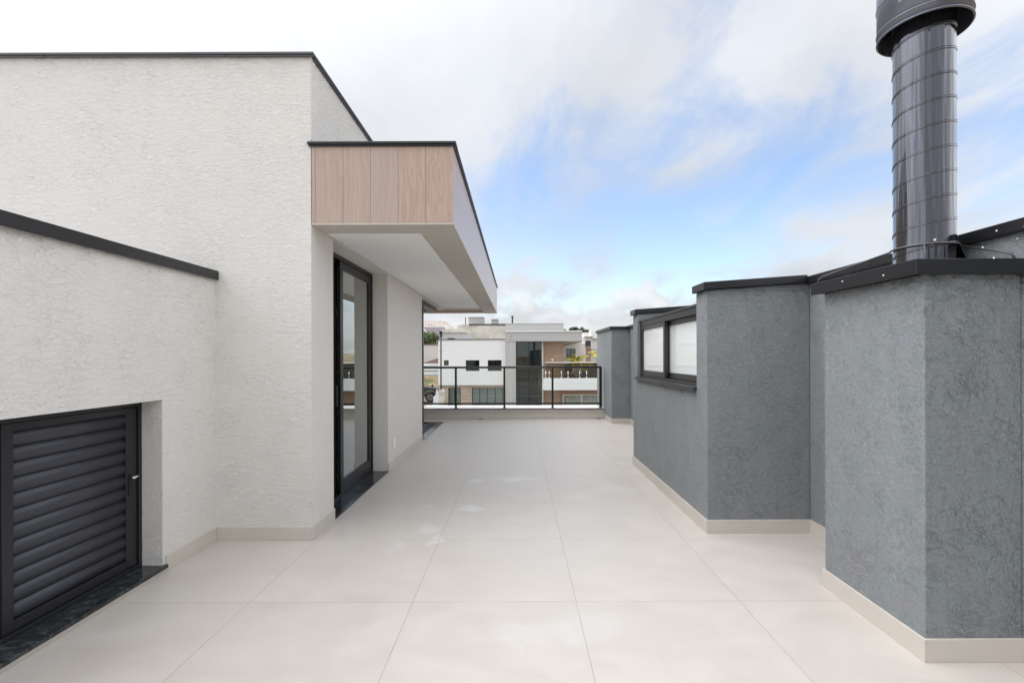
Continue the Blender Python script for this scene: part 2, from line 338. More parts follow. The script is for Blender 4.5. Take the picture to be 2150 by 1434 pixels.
# ------------------------------------------------------------------ mesh helpers
def tag(o, label=None, cat=None, group=None, kind=None):
    for k, v in (('label', label), ('category', cat), ('group', group), ('kind', kind)):
        if v: o[k] = v
    return o
def thing(name, label, cat, loc=(0, 0, 0), group=None):
    o = bpy.data.objects.new(name, None); COL.objects.link(o); o.location = loc; o.empty_display_size = .2
    o['wloc'] = loc
    return tag(o, label, cat, group)
def wl(o):
    v = Vector((0, 0, 0))
    while o is not None: v = v + Vector(o.location); o = o.parent
    return v
class MB:
    def __init__(s): s.bm = bmesh.new()
    def box(s, x0, x1, y0, y1, z0, z1):
        v = [s.bm.verts.new(p) for p in ((x0,y0,z0),(x1,y0,z0),(x1,y1,z0),(x0,y1,z0),(x0,y0,z1),(x1,y0,z1),(x1,y1,z1),(x0,y1,z1))]
        for f in ((0,3,2,1),(4,5,6,7),(0,1,5,4),(1,2,6,5),(2,3,7,6),(3,0,4,7)): s.bm.faces.new([v[i] for i in f])
        return s
    def poly(s, pts, vec):
        """pts: planar outline (3D), extruded along vec"""
        vec = Vector(vec); a = [s.bm.verts.new(p) for p in pts]; b = [s.bm.verts.new(Vector(p)+vec) for p in pts]
        s.bm.faces.new(a); s.bm.faces.new(b[::-1]); n = len(a)
        for i in range(n): s.bm.faces.new([a[i], b[i], b[(i+1) % n], a[(i+1) % n]][::-1])
        return s
    def quad(s, *p): s.bm.faces.new([s.bm.verts.new(q) for q in p]); return s
    def tube(s, pts, r, seg=10, cap=True):
        pts = [Vector(p) for p in pts]; rings = []
        rr = r if isinstance(r, (list, tuple)) else [r]*len(pts)
        prev = None
        for i, p in enumerate(pts):
            d = (pts[min(i+1, len(pts)-1)] - pts[max(i-1, 0)]).normalized()
            ref = prev if prev is not None else (Vector((0, 0, 1)) if abs(d.z) < .9 else Vector((1, 0, 0)))
            u = (ref - d*ref.dot(d)).normalized(); v = d.cross(u); prev = u
            rings.append([s.bm.verts.new(p + (u*math.cos(2*math.pi*k/seg) + v*math.sin(2*math.pi*k/seg))*rr[i]) for k in range(seg)])
        for a, b in zip(rings, rings[1:]):
            for k in range(seg):
                f = s.bm.faces.new([a[k], a[(k+1) % seg], b[(k+1) % seg], b[k]]); f.smooth = True
        if cap: s.bm.faces.new(rings[0][::-1]); s.bm.faces.new(rings[-1])
        return s
    def lathe(s, c, prof, seg=48, a0=0, a1=2*math.pi):
        closed = abs(a1-a0-2*math.pi) < 1e-6; n = seg if closed else seg+1; cols = []
        for k in range(n):
            a = a0+(a1-a0)*k/seg
            cols.append([s.bm.verts.new((c[0]+r*math.cos(a), c[1]+r*math.sin(a), c[2]+z)) for r, z in prof])
        for k in range(seg):
            A, B = cols[k], cols[(k+1) % n]
            for i in range(len(prof)-1):
                f = s.bm.faces.new([A[i], B[i], B[i+1], A[i+1]]); f.smooth = True
        return s
    def ball(s, c, r, sub=1):
        m = bmesh.ops.create_icosphere(s.bm, subdivisions=sub, radius=r, matrix=Matrix.Translation(c))
        for v in m['verts']:
            for f in v.link_faces: f.smooth = True
        return s
    def build(s, name, mat, parent=None, bevel=0, recalc=True, label=None, solid=0):
        off = wl(parent) if parent else Vector((0, 0, 0))
        if recalc: bmesh.ops.recalc_face_normals(s.bm, faces=s.bm.faces)
        if off.length: bmesh.ops.translate(s.bm, vec=-off, verts=s.bm.verts)
        me = bpy.data.meshes.new(name); s.bm.to_mesh(me); s.bm.free()
        me.materials.append(M[mat] if isinstance(mat, str) else mat)
        o = bpy.data.objects.new(name, me); COL.objects.link(o)
        if parent: o.parent = parent
        if bevel:
            b = o.modifiers.new('bevel', 'BEVEL'); b.width = bevel; b.segments = 2; b.limit_method = 'ANGLE'; b.angle_limit = R(40)
        if solid:
            b = o.modifiers.new('solid', 'SOLIDIFY'); b.thickness = solid
        if label: o['label'] = label
        return o
def box(name, mat, parent, *b, bevel=0, label=None): return MB().box(*b).build(name, mat, parent, bevel, label=label)

# ------------------------------------------------------------------ ground
XS = [-2500, -300, -80, -40, -20, -10, -6, -2, 2, 6, 10, 20, 40, 80, 300, 2500]
PR = [(-2500, -3.5), (-300, -3.5), (-40, -3.5), (10, -3.5), (24, -3.5), (31, -3.45), (35.5, -2.25), (38.3, -2.2), (40, -1.3), (42, -.4), (43, -.3), (45, .4), (46, .6), (60, 1.0), (150, 2.2), (600, 3), (2800, 3)]
m = MB(); g = [[m.bm.verts.new((x, y, z + (.12*math.sin(x*1.3+y) if 38 < y < 43 else 0))) for x in XS] for y, z in PR]
for j in range(len(PR)-1):
    for i in range(len(XS)-1): m.bm.faces.new([g[j][i], g[j][i+1], g[j+1][i+1], g[j+1][i]])
tag(m.build('ground', 'ground'), kind='structure')
tag(MB().box(-200, 200, 14.5, 22.5, -3.6, -3.47).build('street', 'asphalt'), kind='structure')
tag(MB().box(-200, 200, 12.8, 14.5, -3.6, -3.36).box(-200, 200, 22.5, 24.4, -3.6, -3.36).build('pavement', 'house_grey2', bevel=.02), kind='structure')

# terrace floor
tag(MB().quad((-2.25, -4, 0), (2.25, -4, 0), (2.25, 10.05, 0), (-2.25, 10.05, 0)).box(-2.25, 2.25, -4, 10.05, -.2, -.003).build('terrace_floor', 'tile', recalc=False), kind='structure')
tag(MB().quad((-7, 9.0, .0), (-2.25, 9.0, .0), (-2.25, 10.05, .0), (-7, 10.05, .0)).build('balcony_floor', 'tile'), kind='structure')

# ------------------------------------------------------------------ own house (left)
LX, AX, FY = -1.496, -2.193, 3.447      # long wall, annex wall, end wall
H1 = 3.505
own = thing('house', 'pale grey rendered house on the left with wood clad canopy over the terrace', 'house', (-4, 6, 0))
# long wall with its two floor-height openings
m = MB().poly([(LX, FY+.2, 0), (LX, 3.858, 0), (LX, 3.858, 2.275), (LX, 5.47, 2.275), (LX, 5.47, 0), (LX, 7.43, 0), (LX, 7.43, 2.275), (LX, 9.75, 2.275), (LX, 9.75, H1), (LX, FY+.2, H1)], (-.204, 0, 0))
side_wall = m.build('side_wall', 'stucco_smooth', own)
MB().poly([(-7.5, FY, 0), (LX, FY, 0), (LX, FY, H1), (-7.5, FY, H1)], (0, .2, 0)).build('end_wall', 'stucco_light', own)
box('corner_skin', 'stucco_smooth', own, LX, LX+.002, FY+.003, FY+.2, .101, 2.2825)
# thin skin of the coarse plaster turning the corner above the canopy
box('upper_wall', 'stucco_light', own, LX-.001, LX+.004, FY+.001, 9.7, 2.9, H1)
MB().box(-7.5, -1.7, 9.55, 9.75, 2.275, H1).box(-7.5, -4.6, 9.55, 9.75, 0, 2.275).box(-7.5, -7.3, 3.65, 9.55, 0, H1).build('back_wall', 'stucco_smooth', own)
MB().box(-7.3, -1.7, 3.65, 9.55, 3.2, 3.4).build('roof', 'house_grey2', own)
MB().box(-7.3, -1.71, 3.66, 9.54, 2.40, 2.46).build('ceiling', 'interior', own)
MB().box(-7.3, -1.80, 3.66, 9.36, -.1, .006).build('room_floor', 'tile', own)
MB().box(-7.29, -1.70, 3.65, 3.67, .006, 2.40).box(-7.29, -7.27, 3.67, 9.5, .006, 2.40).box(-4.6, -4.5, 3.67, 7.4, .006, 2.40).build('room_wall', 'interior', own)
# copings of the tall volume, slightly wavy folded metal with a drip edge
m = MB(); xs = [-7.5, -5.2, -3.4, -2.1, LX+.03]
for a, b in zip(xs, xs[1:]): m.box(a+.0015, b, FY-.028, FY+.22, H1, H1+.018)
for a, b in zip(xs, xs[1:]): m.box(a+.0015, b-.003, FY-.020, FY-.006, H1-.012, H1-.0005)
ys = [FY+.221, 5.4, 7.4, 9.78]
for a, b in zip(ys, ys[1:]): m.box(LX-.2, LX+.030, a+.0015, b, H1, H1+.018); m.box(LX+.008, LX+.022, a-.2, b, H1-.012, H1-.0005)
m.build('coping', 'coping_mid', own, bevel=.004)
# annex (low block with louvres)
HA = 1.89
m = MB().poly([(AX, -4, 0), (AX, 1.40, 0), (AX, 1.40, 1.066), (AX, 2.93, 1.066), (AX, 2.93, 0), (AX, FY, 0), (AX, FY, HA), (AX, -4, HA)], (-.2, 0, 0))
m.build('annex_wall', 'stucco_light', own)
MB().box(-7.5, AX-.2, -4, FY, 1.7, HA-.02).box(-7.5, -7.3, -4, FY, 0, 1.7).build('annex_roof', 'house_grey2', own)
MB().box(-3.3, -3.25, 1.2, 3.1, 0, 1.7).box(-3.25, AX-.2, 1.1, 1.2, 0, 1.7).box(-3.25, AX-.2, 3.1, 3.2, 0, 1.7).build('annex_lining', 'room_dark', own)
m = MB()
for a, b in ((-4, -1.2), (-1.2, .9), (.9, 2.46), (2.46, FY-.002)): m.box(AX-.23, AX+.022, a+.001, b-.001, HA, HA+.052); m.box(AX+.022, AX+.029+(.0015 if a < 1 else 0), a+.001, b-(.0 if b > 3 else -.012), HA-.006, HA+.060)
m.build('annex_coping', 'coping', own, bevel=.003)
# skirting tiles round the house
m = MB()
m.box(AX, AX+.012, 2.952, FY, 0, .1); m.box(AX+.0125, LX, FY-.012, FY, 0, .1)
m.box(LX, LX+.012, FY-.012, 3.856, 0, .1); m.box(LX, LX+.012, 5.472, 7.428, 0, .1)
m.box(AX, AX+.012, -4, 1.378, 0, .1); m.box(AX-.03, AX+.010, 1.38, 2.95, 0, .024)
m.build('skirting', 'skirt_tile', own, bevel=.0015)
# canopy
CX, CY, CB, CT = -.463, 10.7, 2.283, 2.86
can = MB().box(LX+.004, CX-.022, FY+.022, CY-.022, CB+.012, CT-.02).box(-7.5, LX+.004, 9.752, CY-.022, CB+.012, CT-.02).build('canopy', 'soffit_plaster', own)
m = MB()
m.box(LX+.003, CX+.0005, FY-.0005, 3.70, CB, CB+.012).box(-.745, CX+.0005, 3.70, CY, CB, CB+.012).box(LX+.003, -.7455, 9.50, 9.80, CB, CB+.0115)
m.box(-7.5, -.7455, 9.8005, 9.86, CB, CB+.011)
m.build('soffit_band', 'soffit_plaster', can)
MB().box(LX+.008, -.753, 3.708, 9.492, CB+.002, CB+.010).build('soffit_panel', 'white', can)
MB().box(-7.5, -.747, 9.865, CY-.03, CB+.004, CB+.0115).build('soffit_boards', 'wood_soffit', can)
m = MB(); g = .0008
x = CX
while x > LX+.01:
    x0 = max(x-.2, LX+.004); m.box(x0+g, x-(g if x < CX else 0), FY, FY+.021, CB+.0125, CT); x -= .2
y = FY
while y < CY-.01:
    y1 = min(y+.2, CY); m.box(CX-.021, CX, y+(g if y > FY else .0215), y1-g, CB+.0125, CT); y += .2
m.box(-7.5, CX-.022, CY-.021, CY, CB+.0125, CT)
m.build('cladding', 'oak', can, bevel=.0012)
m = MB().box(LX-.020, CX+.022, FY-.020, FY+.10, CT, CT+.020).box(CX-.10, CX+.020, FY+.1005, CY+.02, CT, CT+.020).box(LX-.012, CX+.014, FY-.013, FY-.003, CT-.013, CT-.0005).box(CX+.003, CX+.013, FY-.002, CY+.01, CT-.013, CT-.0005)
m.box(LX, CX-.1, FY+.1, CY, CT-.02, CT+.01)
m.build('canopy_coping', 'graphite', can, bevel=.003)
# sliding door 1 : leaves parked on the far half
sd1 = thing('sliding_door', None, None, (-1.7, 4.6, 0)); sd1.parent = own; sd1.location = Vector((-1.7, 4.6, 0)) - Vector((-4, 6, 0)); 
box('door_sill', 'granite', sd1, -1.80, LX+.006, 3.86, 5.468, -.02, .012, bevel=.002)
m = MB().box(-1.80, -1.666, 5.435, 5.469, .013, 2.274).box(-1.80, -1.666, 3.8585, 3.89, .013, 2.274).box(-1.80, -1.666, 3.89, 5.435, 2.235, 2.274).box(-1.80, -1.666, 3.89, 5.435, .013, .022)
for xx in (-1.672, -1.715, -1.758): m.box(xx-.006, xx, 3.892, 5.433, .022, .034)
m.build('door_frame', 'frame', sd1, bevel=.002)
def leaf(par, x, y0, y1, z0=.030, z1=2.232, st=.075, bot=.13, t=.034, gl='glass'):
    l = MB().box(x-t, x, y0, y0+st, z0, z1).box(x-t, x, y1-st, y1, z0, z1).box(x-t, x, y0+st, y1-st, z0, z0+bot).box(x-t, x, y0+st, y1-st, z1-.075, z1).build('door_leaf', 'frame', par, bevel=.002)
    MB().box(x-t*.6, x-t*.4, y0+st-.004, y1-st+.004, z0+bot-.004, z1-.071).build('door_glass', gl, par)
    return l
leaf(sd1, -1.674, 4.49, 5.43); leaf(sd1, -1.718, 4.47, 5.41); leaf(sd1, -1.762, 4.45, 5.39)
m = MB()
for zz_ in (.20, .22, .33, .52, .70, .80, .92, 1.0, 1.18, 1.42, 1.6, 1.72, 1.74, 1.76, 1.78): MB().ball((-1.700, 4.4685, zz_), .0035).build('screw', 'chrome', sd1)
m = MB().box(-1.716, -1.690, 4.440, 4.4695, .86, 1.06).build('door_handle', 'graphite', sd1, bevel=.004)
# corner door 2
sd2 = thing('corner_door', None, None, (-1.7, 8, 0)); sd2.parent = own; sd2.location = Vector((-1.7, 8, 0)) - Vector((-4, 6, 0))
m = MB().box(-1.98, LX+.006, 7.44, 9.55, -.02, .010).box(-4.5, -1.98, 9.30, 9.55, -.02, .010); m.build('door_sill', 'granite', sd2, bevel=.002)
m = MB()
for xx in (-1.62, -1.66, -1.70, -1.74): m.box(xx-.012, xx, 7.45, 9.44, .011, .024)
for yy in (9.40, 9.44): m.box(-4.5, -1.75, yy-.012, yy, .011, .024)
m.build('floor_track', 'frame', sd2)
m = MB().box(-1.78, -1.60, 7.44, 9.42, 2.21, 2.274).box(-4.5, -1.78, 9.32, 9.42, 2.21, 2.274); m.build('head_track', 'frame_lit', sd2, bevel=.003)
m = MB().box(-1.78, -1.60, 7.432, 7.46, .01, 2.21); m.build('door_frame', 'frame', sd2)
leaf(sd2, -1.600, 7.46, 8.10); leaf(sd2, -1.650, 7.46, 8.06); leaf(sd2, -4.0+.0, 9.3, 9.31, t=.5)
# outlet plate
o = thing('power_outlet', None, None, (LX, 5.7, .29)); o.parent = own; o.location = Vector((LX, 5.72, .29)) - Vector((-4, 6, 0))
MB().box(LX+.001, LX+.010, 5.665, 5.775, .228, .345).build('cover_plate', 'plastic', o, bevel=.003)
MB().box(LX+.010, LX+.0125, 5.70, 5.74, .262, .312).build('socket', 'white', o, bevel=.001)
# louvre door
lv = thing('louver_door', None, None, (-2.33, 2.2, 0)); lv.parent = own; lv.location = Vector((-2.33, 2.2, 0)) - Vector((-4, 6, 0))
LXV = -2.317
box('louver_sill', 'granite', lv, -2.36, AX+.022, 1.38, 2.951, .025, .046, bevel=.002)
m = MB().box(LXV-.06, LXV, 2.905, 2.929, .047, 1.065).box(LXV-.06, LXV, 1.401, 1.425, .047, 1.065).box(LXV-.06, LXV, 1.425, 2.905, 1.030, 1.065).box(LXV-.06, LXV, 1.425, 2.905, .047, .066)
m.build('louver_frame', 'louver', lv, bevel=.002)
for (y0, y1) in ((2.14, 2.90), (1.43, 2.135)):
    lf = MB().box(LXV-.05, LXV-.010, y0, y0+.052, .07, 1.027).box(LXV-.05, LXV-.010, y1-.080, y1, .07, 1.027).box(LXV-.05, LXV-.010, y0+.052, y1-.080, .99, 1.027).box(LXV-.05, LXV-.010, y0+.052, y1-.080, .07, .118).build('louver_leaf', 'louver', lv, bevel=.002)
    m = MB()
    for k in range(12):
        zc = .122 + k*.0725; pts = []
        for q in range(9):                      # S-shaped blade
            a = q/8; pts.append((LXV-.044 + .034*math.sin(a*math.pi*.62)**1.0 if True else 0, zc + .066*(1-a) + .004))
        prof = [(LXV-.046, zc+.076), (LXV-.034, zc+.073), (LXV-.022, zc+.064), (LXV-.013, zc+.050), (LXV-.011, zc+.034), (LXV-.014, zc+.018), (LXV-.020, zc+.006), (LXV-.024, zc-.002), (LXV-.027, zc-.001), (LXV-.023, zc+.008), (LXV-.018, zc+.020), (LXV-.015, zc+.034), (LXV-.017, zc+.048), (LXV-.026, zc+.060), (LXV-.036, zc+.068), (LXV-.046, zc+.071)]
        m.poly([(px_, y0+.052, pz) for px_, pz in prof], (0, y1-y0-.132, 0))
    b = m.build('louver_blades', 'blade', lv)
    for p in b.data.polygons: p.use_smooth = len(p.vertices) == 4
MB().box(LXV-.0095, LXV-.005, 2.838, 2.862, .50, .63).build('lock_plate', 'frame', lv, bevel=.002)
m = MB().tube([(LXV-.006, 2.848, .608), (LXV+.022, 2.848, .608)], .008, 10).tube([(LXV+.018, 2.848, .608), (LXV+.022, 2.872, .614)], .006, 8)
m.build('lock_knob', 'chrome', lv)
m = MB(); m.box(LXV+.001, AX+.006, 2.9305, 2.9345, .0465, .052); m.build('mortar_smear', 'grout', lv)
# storey below, carrying the terrace
MB().box(-7.4, 2.15, -3.9, 10.4, -3.5, -.21).build('lower_storey', 'house_grey', own)

# ------------------------------------------------------------------ right boundary wall
BX = 2.19
bw = thing('boundary_wall', 'dark grey textured wall with three stepped piers along the right side of the terrace', 'wall', (BX, 5, 0))
MB().box(BX, BX+.2, -4, 12, -.2, 1.86).build('base_wall', 'stucco_dark', bw)
def coping_piece(m, x0, x1, y0, y1, z): m.box(x0, x1, y0, y1, z, z+.055)
m = MB(); ys = [-4, -.9, 1.3, 2.9, 5.2, 7.6, 12.03]
for a, b in zip(ys, ys[1:]): m.box(BX-.03, BX+.23, a+.001, b-.001, 1.86, 1.915)
m.build('coping', 'coping', bw, bevel=.004, label='long dark metal coping on top of the wall')
# pier A (far)
pa = MB().box(1.829, BX-.001, 9.28, 10.95, -.2, 1.84).build('pier', 'stucco_dark', bw, bevel=.006, label='farthest grey pier beside the railing')
MB().box(1.797, BX-.032, 9.25, 10.98, 1.84, 1.897).build('pier_coping', 'coping', pa, bevel=.004)
# bay B with window
B0, B1, P0, P1 = 3.56, 5.83, 3.77, 5.63
bx_ = 1.416
m = MB().poly([(bx_, B0, -.2), (bx_, B1, -.2), (bx_, B1, 1.815), (bx_, P1, 1.815), (bx_, P1, 1.062), (bx_, P0, 1.062), (bx_, P0, 1.815), (bx_, B0, 1.815)], (BX-.001-bx_, 0, 0))
bay = m.build('window_bay', 'stucco_dark', bw, bevel=.006, label='middle grey bay holding the sliding window')
m = MB()
for (a, b) in ((B0-.028, P0+.012), (P1-.012, B1+.028)):   # tilted cap rising towards the base wall
    m.poly([(bx_-.030, a, 1.816), (BX-.032, a, 1.868), (BX-.032, a, 1.926), (bx_-.030, a, 1.874)], (0, b-a, 0))
m.build('bay_coping', 'coping', bay, bevel=.004)
m = MB()
for (a, b) in ((B0, P0), (P1, B1)): m.poly([(bx_+.001, a+.001, 1.814), (BX-.002, a+.001, 1.814), (BX-.002, a+.001, 1.867)], (0, b-a-.002, 0))
m.build('cap_fill', 'stucco_dark', bay)
MB().box(bx_+.16, BX-.002, P0+.002, P1-.002, 1.66, 1.70).build('bay_roof', 'coping', bay)
win = thing('sliding_window', None, None, (bx_, 4.7, 1.06)); win.parent = bw; win.location = Vector((bx_, 4.7, 1.06)) - Vector((BX, 5, 0))
wx = bx_ + .035       # outer face of the frame
MB().box(bx_-.028, wx+.03, P0-.012, P1+.03, 1.0625, 1.078).box(bx_-.028, bx_-.020, P0-.012, P1+.03, 1.043, 1.0625).build('window_sill', 'frame_lit', win, bevel=.003)
m = MB().box(wx, wx+.12, P0+.001, P1-.001, 1.668, 1.722)
m.box(wx-.012, wx+.12, P0+.001, P1-.001, 1.7225, 1.745).box(wx-.005, wx, P0+.002, P1-.002, 1.690, 1.694)
m.box(wx, wx+.12, P1-.036, P1-.001, 1.079, 1.668).box(wx, wx+.12, P0+.001, P0+.036, 1.079, 1.668)
m.box(wx+.002, wx+.12, P0+.036, P1-.036, 1.079, 1.094).box(wx+.012, wx+.018, P0+.036, P1-.036, 1.094, 1.104).box(wx+.055, wx+.061, P0+.036, P1-.036, 1.094, 1.104)
m.build('window_frame', 'frame_lit', win, bevel=.002)
mid = 4.76
def sash(x, y0, y1):
    z0, z1 = 1.105, 1.667
    s_ = MB().box(x, x+.034, y0, y0+.05, z0, z1).box(x, x+.034, y1-.05, y1, z0, z1).box(x, x+.034, y0+.05, y1-.05, z0, z0+.055).box(x, x+.034, y0+.05, y1-.05, z1-.045, z1).build('sash', 'frame_lit', win, bevel=.002)
    MB().box(x+.014, x+.020, y0+.046, y1-.046, z0+.05, z1-.04).build('window_pane', 'frosted', s_)
sash(wx+.006, mid-.045, P1-.037); sash(wx+.050, P0+.037, mid+.04)
# pier C carrying the flue
C0, C1, cx = 2.064, 2.736, 1.765
pc = MB().box(cx, BX-.001, C0, C1, -.2, 1.682).build('pier', 'stucco_dark', bw, bevel=.006, label='nearest grey pier carrying the flue')
m = MB().box(cx-.048, BX-.002, C0-.022, C1+.035, 1.682, 1.736).box(cx-.054, cx-.048, C0-.027, C1+.035, 1.674, 1.741).box(cx-.048, BX-.002, C0-.0275, C0-.022, 1.674, 1.741)
m.build('pier_coping', 'coping', pc, bevel=.002)
m = MB()
for p in ((cx-.056, 2.22, 1.70), (cx-.056, 2.5, 1.715), (2.04, C0-.029, 1.742), (BX-.032, 2.14, 1.885), (BX-.032, 1.93, 1.88), (BX-.032, 2.02, 1.872), (BX-.002, 2.08, 1.835), (BX-.002, 2.02, 1.832)): MB().ball(p, .0045).build('sealant_spot', 'sealant', pc)
# skirtings (right)
m = MB(); e = .012
def tiles_y(m, x0, x1, y0, y1, z1=.1, step=.885):
    y = y0
    while y < y1-.001:
        b = min(y+step, y1); m.box(x0, x1, y+(.001 if y > y0 else 0), b-(.001 if b < y1 else 0), 0, z1); y = b
tiles_y(m, cx-e, cx, C0-e, C1+e); m.box(cx, BX, C0-e, C0, 0, .1); m.box(cx, BX-e, C1, C1+e, 0, .1)
m.box(BX-e, BX, C1+e, B0-e, 0, .1); tiles_y(m, BX-e, BX, -4, C0-e)
tiles_y(m, bx_-e, bx_, B0-e, B1+e); m.box(bx_, BX, B0-e, B0, 0, .1); m.box(bx_, BX-e, B1, B1+e, 0, .1)
tiles_y(m, BX-e, BX, B1+e, 9.28-e)
m.box(1.829-e, 1.829, 9.28-e, 10.02, 0, .1); m.box(1.829, BX, 9.28-e, 9.28, 0, .1)
m.build('skirting', 'skirt_tile', bw, bevel=.0015)
# flue
DX, DY, DR = 2.01, 2.35, .1215
fl = thing('chimney_flue', 'tall dark glossy spiral duct with a wide cowl standing on the nearest grey pier', 'chimney', (DX, DY, 1.736))
MB().lathe((DX, DY, 0), [(DR, 1.730), (DR, 3.02)], 96).build('duct', 'duct', fl, recalc=True)
m = MB(); n = 28*11; pts = []
for i in range(n+1):
    a = 2*math.pi*i/28; pts.append((DX+(DR+.0008)*math.cos(a), DY+(DR+.0008)*math.sin(a), 1.76+.115*i/28))
m.tube(pts, .0030, 6); pts2 = [(p[0], p[1], p[2]+.009) for p in pts if p[2] < 3.0]; m.tube(pts2, .0018, 5)
m.build('spiral_seam', 'duct', fl)
CR = .185
m = MB().lathe((DX, DY, 0), [(CR-.004, 2.914), (CR, 2.912), (CR, 3.36), (CR-.004, 3.36), (CR-.004, 2.914)], 96)
cowl = m.build('cowl', 'cowl', fl)
m = MB()
for zc in (2.918, 2.956, 3.085, 3.21, 3.33):
    m.tube([(DX+(CR+.0008)*math.cos(a*math.pi/36), DY+(CR+.0008)*math.sin(a*math.pi/36), zc + (0 if zc < 2.93 else -.0*a)) for a in range(73)], .003, 6, cap=False)
m.build('cowl_seam', 'cowl', cowl)
MB().lathe((DX, DY, 0), [(0.001, 3.47), (CR+.03, 3.38), (CR+.03, 3.375), (.001, 3.45)], 64).build('cowl_cap', 'duct', fl)
MB().lathe((DX, DY, 0), [(DR+.0, 2.975), (DR+.010, 3.0), (DR+.012, 3.06), (DR, 3.075)], 64).build('collar', 'duct', fl)
m = MB()
for a in (20, 110, 200, 290):
    c_, s_ = math.cos(R(a)), math.sin(R(a))
    MB().poly([(DX+DR*c_, DY+DR*s_, 2.97), (DX+CR*c_, DY+CR*s_, 3.02), (DX+CR*c_, DY+CR*s_, 3.10), (DX+DR*c_, DY+DR*s_, 3.02)], (-.02*s_, .02*c_, 0)).build('cowl_bracket', 'duct', fl)
m = MB().lathe((DX, DY, 0), [(DR+.050, 1.738), (DR+.028, 1.80), (DR+.010, 1.86), (DR+.002, 1.875)], 24, R(-40), R(80)); m.build('flashing', 'graphite', fl, solid=.003)
# rod
rd = thing('support_rod', 'thin bent metal rod wrapped round the flue foot and fixed to the pier coping', 'metal rod', (DX, DY, 1.74))
arc = []
for k in range(15):
    a = R(140 + (330-140)*k/14); arc.append((DX+(DR+.010)*math.cos(a), DY+(DR+.010)*math.sin(a), 1.852))
MB().tube([(1.735, 2.742, 1.737), (1.737, 2.738, 1.765), (1.75, 2.72, 1.778)] + arc + [(2.15, 2.085, 1.775), (2.16, 2.075, 1.765), (2.168, 2.068, 1.737)], .0048, 8).build('rod', 'coping_mid', rd)
MB().tube([(1.92, 2.247, 1.858), (1.922, 2.237, 1.80), (1.93, 2.236, 1.738)], .003, 6).build('strap', 'coping_mid', rd)
MB().ball((1.955, 2.226, 1.865), .006).build('sealant_spot', 'sealant', rd); MB().ball((2.115, 2.16, 1.815), .0045).build('sealant_spot', 'sealant', rd)

# ------------------------------------------------------------------ far curb and railing
RY = 10.02
cb = thing('low_parapet', 'low tiled curb across the far end of the terrace under the railing', 'parapet', (0, RY, 0))
MB().box(-7, 1.828, RY, RY+.44, -.2, .205).build('curb', 'curb_tile', cb)
m = MB(); x = 1.8
while x > -7: m.box(max(x-.885, -7)+.001, x-.001, RY-.012, RY, 0, .1); x -= .885
m.build('skirting', 'skirt_tile', cb, bevel=.0015)
MB().box(-7, 1.827, RY-.006, RY+.47, .2055, .225).build('curb_top', 'white', cb, bevel=.002)
MB().box(-7, 1.827, RY-.014, RY-.0065, .206, .221).build('edge_strip', 'frame', cb)  # thin dark strip along the front of the curb top
rl = thing('railing', 'black metal railing with clear glass panels on the curb at the terrace end', 'railing', (0, RY+.05, .225))
yr = RY+.05
MB().box(-7, 1.775, yr-.024, yr+.024, 1.065, 1.108).build('top_rail', 'rail', rl, bevel=.006)
MB().box(-7, 1.775, yr-.016, yr+.016, .305, .338).build('bottom_rail', 'frame', rl, bevel=.004)
xp = [1.757-.005, .735, -.285, -1.312, -2.33, -3.35, -4.37, -5.39, -6.4]
for i, x in enumerate(xp):
    h = .020 if i else .026
    MB().box(x-h, x+h, yr-.0245 if i else yr-.027, yr+.0245, .225, 1.0648).box(x-h-.018, x+h+.018, yr-.042, yr+.042, .2251, .231).build('post', 'frame', rl, bevel=.002)
for a, b in zip(xp, xp[1:]): MB().box(b+.022, a-.022, yr-.004, yr+.004, .339, 1.0645).build('glass_panel', 'glass_clear', rl)
for xx, wd in ((-.785, .10), (1.70, .10)):
    dr = thing('floor_drain', 'small dark drain slot at the foot of the curb, %s' % ('below the middle of the railing' if xx < 0 else 'beside the farthest pier'), 'drain', (xx, RY-.03, .001), 'drain slots along the curb')
    MB().box(xx-wd/2, xx+wd/2, RY-.045, RY-.014, .0005, .006).build('grate', 'frame', dr)

# ------------------------------------------------------------------ houses across the street (measured at their own distance)
def X(px, Y): return (px-VX)*Y/F
def Z(py, Y): return CH + (VY-py)*Y/F
def pb(m, x0, x1, y0, y1, Y, d, dn=0):      # box from measured outline, front face at distance Y, thickness d
    return m.box(X(x0, Y), X(x1, Y), Y, Y+d, Z(y1, Y), Z(y0, Y))
YH = 30.0
mh = thing('modern_house', 'large white and grey flat roofed house with tall dark glass and a balcony', 'house', (2, YH, -3.4))
def window(par, x0, x1, y0, y1, Y, parts=1, fr='frame', mat='glass_dark', back='curtain', t=.9, bk=.35):
    fw = t
    m = MB(); xs = [x0+(x1-x0)*i/parts for i in range(parts+1)]
    pb(m, x0, x1, y0, y0+fw, Y-.03, .12); pb(m, x0, x1, y1-fw, y1, Y-.03, .12)
    for i, x in enumerate(xs):
        a = x0 if i == 0 else (x1-fw if i == parts else x-fw*.45); pb(m, a, a+fw*(1 if i in (0, parts) else .9), y0+fw, y1-fw, Y-.03, .12)
    w_ = m.build('window', fr, par)
    pb(MB(), x0+fw, x1-fw, y0+fw, y1-fw, Y+.02, .02).build('window_pane', mat, w_)
    if back:
        pb(MB(), x0+.2, x1-.2, y0+.2, y1-.2, Y+bk, .05).build('curtain' if back == 'curtain' else 'room', back, w_)
    return w_
